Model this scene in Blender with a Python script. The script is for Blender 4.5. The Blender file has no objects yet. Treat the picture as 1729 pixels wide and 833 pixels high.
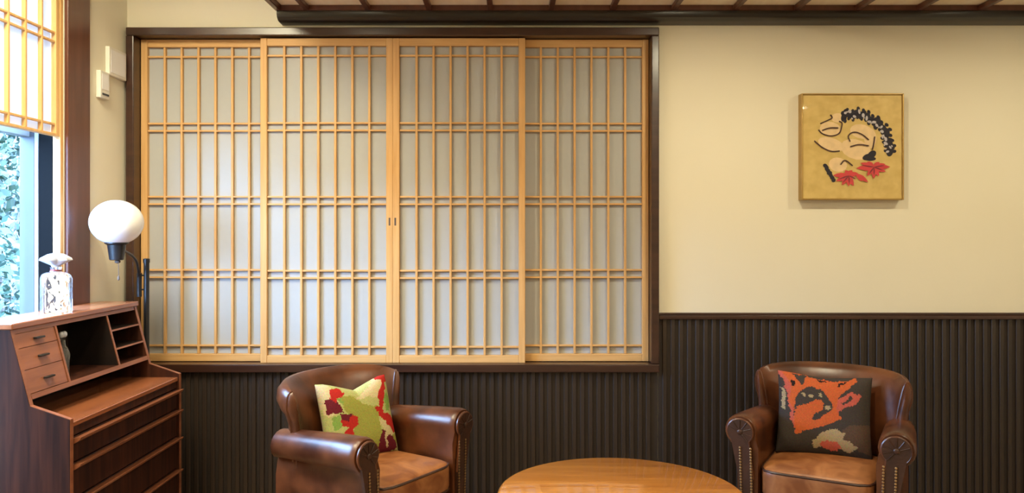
import bpy, bmesh, math, random
from mathutils import Vector, Matrix
random.seed(7)
R = math.radians
scene = bpy.context.scene
col = scene.collection

# ------------------------------------------------------------------ camera
F = 1330.0                      # focal length in pixels of a 1729 wide frame
EYE = 1.3
cam_d = bpy.data.cameras.new('camera')
cam_d.sensor_width = 36.0
cam_d.lens = F / 1729.0 * 36.0
cam_d.shift_y = -21.5 / 1729.0
cam_d.clip_start = 0.05
cam = bpy.data.objects.new('camera', cam_d)
col.objects.link(cam)
cam.location = (0, 0, EYE)
cam.rotation_euler = (R(90), 0, 0)
scene.camera = cam

# ------------------------------------------------------------------ world, exposure
SKY = 62.0
w = bpy.data.worlds.new('daylight'); scene.world = w
w.use_nodes = True
bg = w.node_tree.nodes['Background']
bg.inputs[0].default_value = (0.34, 0.57, 1.0, 1)
bg.inputs[1].default_value = SKY
vs = scene.view_settings
vs.view_transform = 'Standard'
vs.look = 'None'
vs.exposure = 0.0
vs.gamma = 1.0
vs.use_curve_mapping = False
SPOT = 12.3                     # watts of each ceiling downlight
WARM = (1.0, 0.895, 0.62)

# portal in the garden window (guides the daylight sampling only)
pd = bpy.data.lights.new('garden_window_daylight', 'AREA')
pd.shape = 'RECTANGLE'; pd.size = 1.95; pd.size_y = .84
pd.cycles.is_portal = True
po = bpy.data.objects.new('garden_window_daylight', pd); col.objects.link(po)
po.location = (-1.875, 2.573, 1.44); po.rotation_euler = (0, R(-90), 0)

# ------------------------------------------------------------------ mesh helpers
def newbm():
    return bmesh.new()

def box(bm, x0, x1, y0, y1, z0, z1, bev=0.0, seg=2):
    vs_ = [bm.verts.new(p) for p in ((x0,y0,z0),(x1,y0,z0),(x1,y1,z0),(x0,y1,z0),
                                     (x0,y0,z1),(x1,y0,z1),(x1,y1,z1),(x0,y1,z1))]
    fs = [bm.faces.new([vs_[i] for i in q]) for q in
          ((0,3,2,1),(4,5,6,7),(0,1,5,4),(1,2,6,5),(2,3,7,6),(3,0,4,7))]
    if bev > 0:
        es = list({e for f in fs for e in f.edges})
        bmesh.ops.bevel(bm, geom=es, offset=bev, segments=seg, affect='EDGES', profile=0.6)
    return bm

def loft(bm, rings, cap=True, closed=False, ring_closed=True):
    R_ = [[bm.verts.new(p) for p in r] for r in rings]
    n = len(R_[0]); m = len(R_)
    for i in range(m if closed else m - 1):
        a, b = R_[i], R_[(i + 1) % m]
        for j in range(n if ring_closed else n - 1):
            k = (j + 1) % n
            bm.faces.new((a[j], a[k], b[k], b[j]))
    if cap and not closed:
        bm.faces.new(list(reversed(R_[0]))); bm.faces.new(R_[-1])
    return bm

def lathe(bm, prof, n=32, c=(0, 0, 0)):
    rings = []
    for r, z in prof:
        rings.append([(c[0] + r * math.cos(2*math.pi*k/n), c[1] + r * math.sin(2*math.pi*k/n), c[2] + z) for k in range(n)])
    return loft(bm, rings)

def tube(bm, pts, r, n=8, smooth=0):
    P = [Vector(p) for p in pts]
    for _ in range(smooth):
        Q = [P[0]]
        for a, b in zip(P[:-1], P[1:]):
            Q += [a*.75 + b*.25, a*.25 + b*.75]
        Q.append(P[-1]); P = Q
    rad = r if isinstance(r, (list, tuple)) else [r] * len(P)
    if len(rad) != len(P):
        rad = [rad[0] + (rad[-1] - rad[0]) * i / (len(P) - 1) for i in range(len(P))]
    rings = []
    up = None
    for i, p in enumerate(P):
        d = (P[min(i+1, len(P)-1)] - P[max(i-1, 0)]).normalized()
        if up is None:
            up = Vector((0, 0, 1)) if abs(d.z) < .9 else Vector((1, 0, 0))
        a = d.cross(up).normalized(); up = a.cross(d).normalized()
        rings.append([p + (a * math.cos(2*math.pi*k/n) + up * math.sin(2*math.pi*k/n)) * rad[i] for k in range(n)])
    return loft(bm, rings)

def ngon_prism(bm, pts, axis, a0, a1):
    """pts: 2D outline; axis 'x','y','z' extruded from a0 to a1"""
    def P(p, a):
        return {'x': (a, p[0], p[1]), 'y': (p[0], a, p[1]), 'z': (p[0], p[1], a)}[axis]
    return loft(bm, [[P(p, a0) for p in pts], [P(p, a1) for p in pts]])

def blob(bm, c, r, u=8, v=6):
    m = Matrix.Translation(c) @ Matrix.Diagonal((r[0], r[1], r[2], 1))
    bmesh.ops.create_uvsphere(bm, u_segments=u, v_segments=v, radius=1, matrix=m)

def obj(name, bm, m, parent=None, smooth=False, loc=None, angle=40):
    bmesh.ops.recalc_face_normals(bm, faces=bm.faces[:])
    if parent is not None and loc == 'world':
        bmesh.ops.translate(bm, verts=bm.verts[:], vec=-Vector(parent.location))
        loc = None
    me = bpy.data.meshes.new(name)
    if smooth:
        for f in bm.faces: f.smooth = True
        ca = math.cos(R(angle))
        for e in bm.edges:
            if len(e.link_faces) == 2 and e.link_faces[0].normal.dot(e.link_faces[1].normal) < ca:
                e.smooth = False
    bm.to_mesh(me); bm.free()
    me.materials.append(m)
    o = bpy.data.objects.new(name, me); col.objects.link(o)
    o.parent = parent
    if loc is not None: o.location = loc
    return o

def tag(o, label, cat, group=None):
    o['label'] = label; o['category'] = cat
    if group: o['group'] = group
    return o

def struct(o):
    o['kind'] = 'structure'; return o

def thing(name, label, cat, loc=(0,0,0), rz=0, group=None):
    o = bpy.data.objects.new(name, None); col.objects.link(o)
    o.location = loc; o.rotation_euler = (0, 0, rz); o.empty_display_size = .1
    return tag(o, label, cat, group)

def share(src, parent, loc=None, name=None):
    o = src.copy(); col.objects.link(o)
    o.parent = parent
    if loc is not None: o.location = loc
    return o

def copy_tree(o, parent=None):
    c = o.copy(); col.objects.link(c); c.parent = parent
    for ch in [x for x in bpy.data.objects if x.parent == o]:
        copy_tree(ch, c)
    return c

# ------------------------------------------------------------------ materials
def lin(c):
    return tuple(((v/255)/12.92 if v/255 <= .04045 else ((v/255+.055)/1.055)**2.4) for v in c)

def mat(name, c1, c2=None, rough=.5, scale=(8, 8, 8), detail=4, bump=0.0, bscale=None, spec=.5, coat=0.0, coat_r=.1, metal=0.0, distort=0.0, ramp=(.35, .65), rvar=0.0):
    m = bpy.data.materials.new(name); m.use_nodes = True
    nt = m.node_tree; N = nt.nodes; L = nt.links
    b = N['Principled BSDF']
    b.inputs['Roughness'].default_value = rough
    b.inputs['Specular IOR Level'].default_value = spec
    b.inputs['Coat Weight'].default_value = coat
    b.inputs['Coat Roughness'].default_value = coat_r
    b.inputs['Metallic'].default_value = metal
    tc = N.new('ShaderNodeTexCoord')
    mp = N.new('ShaderNodeMapping'); mp.inputs['Scale'].default_value = scale
    L.new(tc.outputs['Object'], mp.inputs['Vector'])
    nz = N.new('ShaderNodeTexNoise'); nz.inputs['Scale'].default_value = 1; nz.inputs['Detail'].default_value = detail
    nz.inputs['Distortion'].default_value = distort
    L.new(mp.outputs[0], nz.inputs['Vector'])
    cr = N.new('ShaderNodeValToRGB')
    cr.color_ramp.elements[0].position = ramp[0]; cr.color_ramp.elements[1].position = ramp[1]
    cr.color_ramp.elements[0].color = (*c1, 1); cr.color_ramp.elements[1].color = (*(c2 or c1), 1)
    L.new(nz.outputs[0], cr.inputs[0]); L.new(cr.outputs[0], b.inputs['Base Color'])
    if rvar:
        mr = N.new('ShaderNodeMapRange'); mr.inputs['To Min'].default_value = rough - rvar; mr.inputs['To Max'].default_value = rough + rvar
        L.new(nz.outputs[0], mr.inputs[0]); L.new(mr.outputs[0], b.inputs['Roughness'])
    if bump:
        n2 = N.new('ShaderNodeTexNoise'); n2.inputs['Scale'].default_value = bscale or 60; n2.inputs['Detail'].default_value = 5
        L.new((mp if bscale is None else tc).outputs[0 if bscale is None else 'Object'], n2.inputs['Vector'])
        if bscale is None: n2.inputs['Scale'].default_value = 1.5
        bp = N.new('ShaderNodeBump'); bp.inputs['Strength'].default_value = bump; bp.inputs['Distance'].default_value = .004
        L.new(n2.outputs[0], bp.inputs['Height']); L.new(bp.outputs[0], b.inputs['Normal'])
    return m

def pane_mat(name, tint=(1, 1, 1), refl=1.0, rough=0.02):
    m = bpy.data.materials.new(name); m.use_nodes = True
    nt = m.node_tree; N = nt.nodes; L = nt.links
    N.remove(N['Principled BSDF']); out = N['Material Output']
    tr = N.new('ShaderNodeBsdfTransparent'); tr.inputs[0].default_value = (*tint, 1)
    gl = N.new('ShaderNodeBsdfGlossy'); gl.inputs['Roughness'].default_value = rough
    fr = N.new('ShaderNodeFresnel'); fr.inputs[0].default_value = 1.45
    mu = N.new('ShaderNodeMath'); mu.operation = 'MULTIPLY'; mu.inputs[1].default_value = refl
    mx = N.new('ShaderNodeMixShader')
    ge = N.new('ShaderNodeNewGeometry'); iv = N.new('ShaderNodeMath'); iv.operation = 'SUBTRACT'; iv.inputs[0].default_value = 1
    m2 = N.new('ShaderNodeMath'); m2.operation = 'MULTIPLY'
    L.new(ge.outputs['Backfacing'], iv.inputs[1])          # only the outer faces of the pane mirror
    L.new(fr.outputs[0], mu.inputs[0]); L.new(mu.outputs[0], m2.inputs[0]); L.new(iv.outputs[0], m2.inputs[1]); L.new(m2.outputs[0], mx.inputs[0])
    L.new(tr.outputs[0], mx.inputs[1]); L.new(gl.outputs[0], mx.inputs[2]); L.new(mx.outputs[0], out.inputs[0])
    return m

def paper_mat(name, c, trans):
    m = bpy.data.materials.new(name); m.use_nodes = True
    nt = m.node_tree; N = nt.nodes; L = nt.links
    N.remove(N['Principled BSDF']); out = N['Material Output']
    tc = N.new('ShaderNodeTexCoord')
    nz = N.new('ShaderNodeTexNoise'); nz.inputs['Scale'].default_value = 40; nz.inputs['Detail'].default_value = 6
    L.new(tc.outputs['Object'], nz.inputs['Vector'])
    cr = N.new('ShaderNodeValToRGB')
    cr.color_ramp.elements[0].color = (c[0]*.96, c[1]*.96, c[2]*.95, 1); cr.color_ramp.elements[1].color = (*c, 1)
    L.new(nz.outputs[0], cr.inputs[0])
    d = N.new('ShaderNodeBsdfDiffuse'); t = N.new('ShaderNodeBsdfTranslucent')
    L.new(cr.outputs[0], d.inputs[0]); L.new(cr.outputs[0], t.inputs[0])
    mx = N.new('ShaderNodeMixShader'); mx.inputs[0].default_value = trans
    L.new(d.outputs[0], mx.inputs[1]); L.new(t.outputs[0], mx.inputs[2]); L.new(mx.outputs[0], out.inputs[0])
    return m

def attr_mat(name, rough=.9, bump=.25):
    m = bpy.data.materials.new(name); m.use_nodes = True
    nt = m.node_tree; N = nt.nodes; L = nt.links
    b = N['Principled BSDF']; b.inputs['Roughness'].default_value = rough; b.inputs['Specular IOR Level'].default_value = .1
    at = N.new('ShaderNodeAttribute'); at.attribute_name = 'weave'
    tc = N.new('ShaderNodeTexCoord')
    nz = N.new('ShaderNodeTexNoise'); nz.inputs['Scale'].default_value = 220; nz.inputs['Detail'].default_value = 3
    L.new(tc.outputs['Object'], nz.inputs['Vector'])
    mx = N.new('ShaderNodeMix'); mx.data_type = 'RGBA'; mx.blend_type = 'MULTIPLY'; mx.inputs[0].default_value = .35
    L.new(at.outputs['Color'], mx.inputs[6]); L.new(nz.outputs[0], mx.inputs[7])
    L.new(mx.outputs[2], b.inputs['Base Color'])
    bp = N.new('ShaderNodeBump'); bp.inputs['Strength'].default_value = bump; bp.inputs['Distance'].default_value = .003
    L.new(nz.outputs[0], bp.inputs['Height']); L.new(bp.outputs[0], b.inputs['Normal'])
    return m

def emit_mat(name, c, s):
    m = bpy.data.materials.new(name); m.use_nodes = True
    N = m.node_tree.nodes; L = m.node_tree.links
    N.remove(N['Principled BSDF'])
    e = N.new('ShaderNodeEmission'); e.inputs[0].default_value = (*c, 1); e.inputs[1].default_value = s
    L.new(e.outputs[0], N['Material Output'].inputs[0])
    return m

M = {}
M['plaster'] = mat('cream_plaster', (.79, .735, .585), (.81, .755, .605), rough=.85, scale=(2, 2, 2), bump=.04, bscale=180, spec=.2)
M['dark'] = mat('dark_stained_timber', (.034, .013, .008), (.055, .021, .012), rough=.3, scale=(3, 3, 30), spec=.5, coat=.25, coat_r=.2)
M['beam'] = mat('black_stained_beam', (.010, .006, .005), (.016, .010, .008), rough=.3, scale=(3, 30, 30), coat=.2, coat_r=.2)
M['post'] = mat('red_brown_timber', (.085, .027, .016), (.12, .04, .024), rough=.32, scale=(30, 30, 3), spec=.5, coat=.3, coat_r=.2)
M['slat'] = mat('dark_wainscot_timber', (.030, .019, .013), (.045, .029, .020), rough=.42, scale=(40, 40, 2), spec=.5)
M['slatback'] = mat('wainscot_backing', (.022, .014, .010), (.028, .018, .013), rough=.6, scale=(4, 4, 4))
M['cypress'] = mat('pale_cypress', (.62, .345, .125), (.72, .43, .175), rough=.5, scale=(60, 60, 3), spec=.35)
M['cypress_h'] = mat('pale_cypress_rail', (.62, .345, .125), (.72, .43, .175), rough=.5, scale=(3, 60, 60), spec=.35)
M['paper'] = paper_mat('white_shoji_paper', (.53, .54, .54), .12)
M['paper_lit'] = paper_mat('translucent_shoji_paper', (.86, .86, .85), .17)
M['ceilboard'] = mat('ceiling_board', (.86, .72, .54), (.92, .80, .62), rough=.55, scale=(30, 2, 30), spec=.3)
M['floor'] = mat('floor_plank', (.27, .18, .11), (.34, .23, .15), rough=.35, scale=(3, 30, 30))
M['rosewood'] = mat('rosewood', (.022, .0075, .005), (.060, .018, .009), rough=.5, scale=(40, 40, 2.5), distort=.6, spec=.2)
M['teak'] = mat('teak_edge', (.22, .072, .032), (.32, .110, .050), rough=.36, scale=(40, 3, 40), distort=.4, coat=.15)
M['teaktop'] = mat('teak_top', (.27, .088, .036), (.38, .13, .055), rough=.25, scale=(40, 3, 40), distort=.4, coat=.4)
M['deskdark'] = mat('desk_interior', (.008, .004, .003), (.013, .006, .004), rough=.5, scale=(20, 3, 20))
M['leather'] = mat('brown_leather', (.046, .012, .004), (.135, .040, .012), rough=.33, scale=(9, 9, 9), detail=6, bump=.10, bscale=70, spec=.55, rvar=.08)
M['leather_seat'] = mat('worn_tan_leather', (.20, .062, .018), (.38, .150, .050), rough=.42, scale=(10, 10, 10), detail=7, bump=.15, bscale=45, spec=.5, distort=1.0, rvar=.1)
M['leather_dark_shaded'] = mat('dark_shaded_leather', (.035, .014, .008), (.06, .022, .011), rough=.4, scale=(14, 14, 14), bump=.3, bscale=60)  # shade of the arm scrolls put into the colour; also seat piping
M['nail'] = mat('brass_nail', (.50, .33, .16), (.6, .42, .22), rough=.35, metal=1)
M['black'] = mat('black_metal', (.010, .010, .011), (.014, .014, .016), rough=.35)
M['opal'] = mat('opal_glass', (.88, .88, .90), (.90, .90, .92), rough=.18, spec=.5)
M['gold'] = mat('gold_leaf', (.60, .42, .13), (.70, .51, .18), rough=.5, scale=(24, 24, 24), metal=.1, bump=.08, bscale=120)
M['goldframe'] = mat('gold_frame', (.40, .25, .07), (.48, .31, .10), rough=.35, metal=.6)
M['tabletop'] = mat('honey_oak', (.42, .135, .014), (.58, .215, .030), rough=.3, scale=(3, 26, 26), distort=.8, coat=1.0, coat_r=.015)
M['tableleg'] = mat('oak_leg', (.26, .10, .03), (.36, .15, .05), rough=.35, scale=(30, 30, 3))
M['plastic'] = mat('ivory_plastic', (.78, .74, .66), (.80, .76, .68), rough=.4)
M['alu'] = mat('grey_aluminium', (.030, .032, .040), (.036, .038, .047), rough=.45)
M['alu_edge'] = mat('pale_aluminium_edge', (.22, .24, .25), (.24, .26, .27), rough=.4)
M['blackframe'] = mat('black_window_jamb', (.0012, .0011, .0012), (.0018, .0016, .0018), rough=.6, spec=.05)
M['white'] = mat('white_reveal', (.86, .84, .84), (.88, .86, .86), rough=.7)
M['crystal'] = None
M['pane'] = pane_mat('window_glass', (.97, 1, 1), 1.0)
M['leaf'] = mat('garden_leaf', (.007, .017, .009), (.026, .044, .022), rough=.5, scale=(2.2, 2.2, 2.2), detail=6, spec=.4)
M['leaf2'] = mat('pale_garden_leaf', (.010, .028, .018), (.040, .070, .048), rough=.5, scale=(2.5, 2.5, 2.5), detail=6, spec=.4)
M['bark'] = mat('bark', (.08, .06, .05), (.16, .12, .10), rough=.9, scale=(12, 12, 2), bump=.5, bscale=20)
M['soil'] = mat('garden_soil', (.012, .011, .009), (.022, .020, .016), rough=.95, scale=(3, 3, 3))
M['fence'] = mat('sky_screen_board', (.012, .011, .011), (.022, .021, .020), rough=.8, scale=(20, 20, 2))

# ------------------------------------------------------------------ the room
BY = 3.5            # back wall plane
LX = -1.71          # left wall plane
RX = 3.3            # right wall
FY = -2.6           # wall behind the camera
CZ = 2.62           # raised ceiling

bm = newbm(); box(bm, LX - .16, RX + .1, FY - .1, BY + .22, -.06, -.001)
floor = struct(obj('floor', bm, M['slatback']))
pl = None
for i in range(34):
    x0 = LX + .002 + i * .148
    if x0 + .145 > RX: break
    if pl is None:
        b2 = newbm(); box(b2, 0, .1445, FY, BY - .001, -.001, .008, .002, 1)
        pl = obj('floor_plank', b2, M['floor'], floor, loc=(x0, 0, 0))
    else:
        share(pl, floor, (x0, 0, 0))

# back wall: plaster with the window recess, wainscot slats below
WX0, WX1, WZ0, WZ1 = -1.70, .648, .69, 2.21      # outside of the window frame
bm = newbm()
box(bm, LX - .16, WX0 + .02, BY, BY + .16, 0, CZ)
box(bm, WX0 + .02, WX1 - .02, BY, BY + .16, WZ1 - .02, CZ)
box(bm, WX1 - .02, RX + .1, BY, BY + .16, 0, CZ)
box(bm, WX0 + .02, WX1 - .02, BY, BY + .16, 0, WZ0 + .02)
box(bm, WX0 + .02, WX1 - .02, BY + .10, BY + .16, WZ0 + .02, WZ1 - .02)
wall_back = struct(obj('wall_back', bm, M['plaster']))
bm = newbm(); box(bm, LX + .001, WX1 - .002, BY - .006, BY - .0005, .002, WZ0 - .001)
box(bm, WX1 + .0005, RX - .001, BY - .006, BY - .0005, .002, .925)
obj('wainscot_backing', bm, M['slatback'], wall_back)

def slat_mesh(h):
    b = newbm()
    w_, d_ = .0098, .009
    pr = [(-w_, 0), (-w_, -d_*.7), (-w_*.75, -d_), (w_*.75, -d_), (w_, -d_*.7), (w_, 0)]
    ngon_prism(b, pr, 'z', 0, h)
    return b
PITCH = .0364
s_short = s_tall = None
x = LX + .02
while x < RX - .02:
    short = x < WX1 - .01
    if short:
        if s_short is None: s_short = obj('wainscot_slat', slat_mesh(WZ0 - .006), M['slat'], wall_back, loc=(x, BY - .006, .003))
        else: share(s_short, wall_back, (x, BY - .006, .003))
    elif x > WX1 + .012:
        if s_tall is None: s_tall = obj('wainscot_slat', slat_mesh(.918), M['slat'], wall_back, loc=(x, BY - .006, .003))
        else: share(s_tall, wall_back, (x, BY - .006, .003))
    x += PITCH

bm = newbm(); box(bm, WX1 + .001, RX - .001, BY - .026, BY - .0005, .922, .940, .003)
box(bm, WX1 + .001, RX - .001, BY - .018, BY - .0005, .9405, .950, .002)
struct(obj('trim_1', bm, M['dark']))
bm = newbm(); box(bm, LX + .03, RX - .001, BY - .03, BY - .0195, .009, .10, .003)
struct(obj('baseboard_back', bm, M['dark']))

# window frame in the back wall
w1 = newbm(); box(w1, WX0, WX1, BY - .034, BY + .0995, WZ1 - .036, WZ1, .004)
window_1 = struct(obj('window_1', w1, M['dark']))
b = newbm(); box(b, WX0, WX0 + .034, BY - .034, BY + .0995, WZ0 + .036, WZ1 - .0365, .004); obj('jamb', b, M['dark'], window_1)
b = newbm(); box(b, WX1 - .034, WX1, BY - .034, BY + .0995, WZ0 + .036, WZ1 - .0365, .004); obj('jamb', b, M['dark'], window_1)
b = newbm(); box(b, WX0, WX1, BY - .040, BY + .0995, WZ0, WZ0 + .0355, .004); obj('window_sill', b, M['dark'], window_1)
b = newbm(); box(b, WX0 + .035, WX1 - .035, BY + .094, BY + .0994, WZ0 + .0365, WZ1 - .037); obj('blank_board', b, M['white'], window_1)

# sliding shoji panels: origin at bottom centre of the front face
PW, PH = .588, 1.444
def make_shoji(label):
    t = thing('shoji_panel', label, 'shoji screen', group='sliding shoji panels in the dark frame')
    hw = PW / 2
    sw = .029
    for s in (-1, 1):
        b = newbm(); x0 = -hw if s < 0 else hw - sw
        box(b, x0, x0 + sw, 0, .028, 0, PH, .0015, 1); obj('stile', b, M['cypress'], t)
    b = newbm(); box(b, -hw + sw + .0003, hw - sw - .0003, .001, .027, PH - .034, PH, .0015, 1); obj('rail', b, M['cypress_h'], t)
    b = newbm(); box(b, -hw + sw + .0003, hw - sw - .0003, .001, .027, 0, .033, .0015, 1); obj('rail', b, M['cypress_h'], t)
    mv = None
    inner = PW - 2 * sw
    for k in range(1, 7):
        xx = -hw + sw + inner * k / 7
        if mv is None:
            b = newbm(); box(b, -.005, .005, .004, .020, .0335, PH - .0345, .001, 1)
            mv = obj('upright_lattice_bar', b, M['cypress'], t, loc=(xx, 0, 0))
        else: share(mv, t, (xx, 0, 0))
    mh = None
    for yy in (92, 206, 218.5, 331, 343.5, 456, 468.5, 585):
        z = EYE - (yy - 395) / 380 - .730
        if mh is None:
            b = newbm(); box(b, -hw + sw + .0003, hw - sw - .0003, .0055, .0195, -.004, .004, .001, 1)
            mh = obj('cross_lattice_bar', b, M['cypress_h'], t, loc=(0, 0, z))
        else: share(mh, t, (0, 0, z))
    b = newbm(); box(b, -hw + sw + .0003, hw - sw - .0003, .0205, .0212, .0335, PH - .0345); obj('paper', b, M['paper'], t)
    return t
FRONT_Y, REAR_Y = BY - .002, BY + .031
p0 = make_shoji('shoji panel on the rear track, its edge behind the brass-free globe lamp and desk')
labels = ['cypress shoji panel sliding on the rear track, beside the globe lamp and bureau',
          'cypress shoji panel on the front track, next to the one beside the globe lamp',
          'cypress shoji panel on the front track, next to the shaded tan panel',
          'shaded tan cypress shoji panel on the rear track, beside the plaster wall']
xs = [(-1.664 + PW/2, REAR_Y), (-1.118 + PW/2, FRONT_Y), (-.5295 + PW/2, FRONT_Y), (.613 - PW/2, REAR_Y)]
zb = WZ0 + .0358
shoji = []
for i, (xx, yy) in enumerate(xs):
    p = p0 if i == 0 else copy_tree(p0)
    p.location = (xx, yy, zb if yy == FRONT_Y else zb + .002)
    p['label'] = labels[i]; shoji.append(p)
for i, s in ((1, 1), (2, -1)):
    b = newbm(); box(b, -.0045, .0045, -.0008, .003, 0, .036, .0015, 1)
    obj('finger_pull', b, M['bark'], shoji[i], loc=(s * (PW/2 - (.014 if s > 0 else .011)), 0, .61))

# left wall with the garden window opening
OY0, OY1, OZ0, OZ1 = 2.14, 3.006, .42, 2.45
bm = newbm()
box(bm, LX - .16, LX, OY1, BY - .0005, 0, CZ)
box(bm, LX - .16, LX, FY, OY0, 0, CZ)
box(bm, LX - .16, LX, OY0, OY1, 0, OZ0)
box(bm, LX - .16, LX, OY0, OY1, OZ1, CZ)
wall_left = struct(obj('wall_left', bm, M['plaster']))
bm = newbm(); box(bm, LX + .0005, LX + .016, 3.008, 3.165, 0, CZ - .001, .004)
struct(obj('trim_2', bm, M['post']))
bm = newbm(); box(bm, LX + .0005, LX + .016, OY0 - .14, 3.007, OZ1 - .01, OZ1 + .10, .004)
struct(obj('trim_3', bm, M['post']))
bm = newbm(); box(bm, LX + .0005, LX + .016, OY0 - .14, OY0 - .005, 0, OZ1 - .0105, .004)
struct(obj('trim_4', bm, M['post']))
bm = newbm(); box(bm, LX + .0005, LX + .03, OY0, 3.007, OZ0 - .06, OZ0 - .002, .004)
struct(obj('trim_5', bm, M['post']))
# the other walls, the raised ceiling
bm = newbm(); box(bm, RX, RX + .1, FY, BY - .0005, 0, CZ); struct(obj('wall_right', bm, M['plaster']))
bm = newbm(); box(bm, LX - .15, RX + .1, FY - .1, FY - .0005, 0, CZ); struct(obj('wall_front', bm, M['plaster']))
bm = newbm(); box(bm, LX - .15, RX + .1, FY - .1, BY + .16, CZ + .0005, CZ + .1); struct(obj('ceiling_raised', bm, M['plaster']))

# lowered board ceiling with battens and a dark beam along the back wall
SX = -1.028
SZ = 2.292
bm = newbm(); box(bm, SX, RX - .001, FY + .001, BY - .001, SZ + .012, SZ + .05)
ceiling = struct(obj('ceiling', bm, M['slatback']))
BP = .2655
bx = SX + .137
bt = bd = None
edges = [SX + .026]
while bx < RX:
    edges.append(bx); bx += BP
edges.append(RX - .002)
BE = BY - .082
for i in range(len(edges) - 1):
    wdt = edges[i+1] - edges[i]
    if bd is None or abs(wdt - BP) > 1e-6 or i == 1:
        b = newbm(); box(b, .001, wdt - .001, FY + .003, BE, SZ, SZ + .0115, .001, 1)
        o = obj('ceiling_board', b, M['ceilboard'], ceiling, loc=(edges[i], 0, 0))
        if i == 1: bd = o
    else: share(bd, ceiling, (edges[i], 0, 0))
for i in range(1, len(edges) - 1):
    if bt is None:
        b = newbm(); box(b, -.0115, .0115, FY + .004, BE - .001, SZ - .022, SZ - .0005, .002, 1)
        bt = obj('ceiling_batten', b, M['post'], ceiling, loc=(edges[i], 0, 0))
    else: share(bt, ceiling, (edges[i], 0, 0))
b = newbm(); box(b, SX, SX + .025, FY + .004, BE, SZ - .024, SZ + .0115, .003, 1); obj('edge_batten', b, M['post'], ceiling)
b = newbm(); box(b, SX + .01, RX - .002, BY - .088, BY - .001, 2.268, SZ + .0115, .003, 1)
trim6 = struct(obj('trim_6', b, M['post']))
b = newbm()
pr = [(BY - .001, 2.226), (BY - .001, 2.2675), (BY - .088, 2.2675), (BY - .088, 2.252), (BY - .083, 2.241), (BY - .070, 2.232), (BY - .055, 2.228)]
ngon_prism(b, pr, 'x', SX + .008, RX - .002)
struct(obj('trim_7', b, M['beam'], smooth=True, angle=30))

# ------------------------------------------------------------------ ceiling downlights
bulb = emit_mat('lit_downlight', (1, .82, .56), 12)
def downlight(x, y, z, label, power):
    t = thing('downlight', label, 'ceiling light', (x, y, z), group='recessed ceiling downlights')
    b = newbm(); lathe(b, [(.036, 0), (.036, -.004), (.050, -.004), (.052, -.001), (.052, 0)], 24); obj('trim_ring', b, M['black'], t, True)
    b = newbm(); lathe(b, [(.001, -.0012), (.034, -.0012), (.034, -.0030), (.001, -.0030)], 24); obj('lens', b, bulb, t, True)
    ld = bpy.data.lights.new('downlight_beam', 'AREA'); ld.energy = power; ld.color = WARM
    ld.shape = 'DISK'; ld.size = .066
    lo = bpy.data.objects.new('downlight_beam', ld); col.objects.link(lo); lo.parent = t
    lo.location = (0, 0, -.006)
for x_, p_ in ((-.76, .58), (.86, 1.0), (2.26, 1.0)):
    for y_, where in ((2.58, 'next to the dark ceiling beam'), (.75, 'added as unseen fill midway along the board ceiling'), (-1.1, 'added as unseen fill farthest from the dark ceiling beam')):  # only the beam row is inferred; the other two are added fill
        side = 'shoji' if x_ < 0 else 'shoji jamb' if x_ < 1.5 else 'picture'
        downlight(x_, y_, SZ - .0005, 'round black-rimmed downlight %s, in line with the %s' % (where, side), SPOT * p_)
cl = thing('added_fill_lamp', 'unseen flat fill lamp added on the raised plaster ceiling strip', 'ceiling light', (-1.37, 1.9, CZ))  # unseen lamp added to brighten the upper left wall
b = newbm(); box(b, -.24, .24, -.5, .5, -.030, -.0005, .006); obj('housing', b, M['white'], cl)
b = newbm(); box(b, -.225, .225, -.485, .485, -.034, -.0302); obj('diffuser', b, emit_mat('fill_lamp_diffuser', WARM, 1.2), cl)
ld = bpy.data.lights.new('added_fill_lamp_light', 'AREA'); ld.shape = 'RECTANGLE'; ld.size = .44; ld.size_y = .96; ld.energy = SPOT * 4.6; ld.color = WARM
lo = bpy.data.objects.new('added_fill_lamp_light', ld); col.objects.link(lo); lo.parent = cl; lo.location = (0, 0, -.036)

# ------------------------------------------------------------------ garden window (left wall)
# timber snow-viewing shoji: upper paper sash raised, clear below
sx0, sx1 = LX - .030, LX - .001
yk = thing('snow_viewing_shoji', 'cypress shoji with its paper lower half raised over the garden view', 'shoji screen', (LX - .015, 2.57, OZ0))
def wbox(name, m, par, x0, x1, y0, y1, z0, z1, bev=.0015):
    b = newbm(); box(b, x0, x1, y0, y1, z0, z1, bev, 1)
    return obj(name, b, m, par, loc='world')
YA, YB = OY0 + .002, 3.004
wbox('stile', M['cypress'], yk, sx0, sx1, YB - .020, YB, OZ0 + .001, OZ1 - .001)
wbox('stile', M['cypress'], yk, sx0, sx1, YA, YA + .020, OZ0 + .001, OZ1 - .001)
wbox('rail', M['cypress_h'], yk, sx0, sx1, YA + .0205, YB - .0205, OZ1 - .04, OZ1 - .001)
wbox('rail', M['cypress_h'], yk, sx0, sx1, YA + .0205, YB - .0205, OZ0 + .001, OZ0 + .06)
S0, S1 = YA + .0205, YB - .0205           # the raised sash
wbox('sash_stile', M['cypress'], yk, sx0 + .003, sx1 - .002, S1 - .024, S1, 1.668, OZ1 - .0405)
wbox('sash_stile', M['cypress'], yk, sx0 + .003, sx1 - .002, S0, S0 + .024, 1.668, OZ1 - .0405)
wbox('sash_rail', M['cypress_h'], yk, sx0 + .003, sx1 - .002, S0 + .0245, S1 - .0245, 1.668, 1.678)
wbox('sash_rail', M['cypress_h'], yk, sx0 + .003, sx1 - .002, S0 + .0245, S1 - .0245, OZ1 - .060, OZ1 - .0405)
yy = S1 - .0245 - .0815
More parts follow.
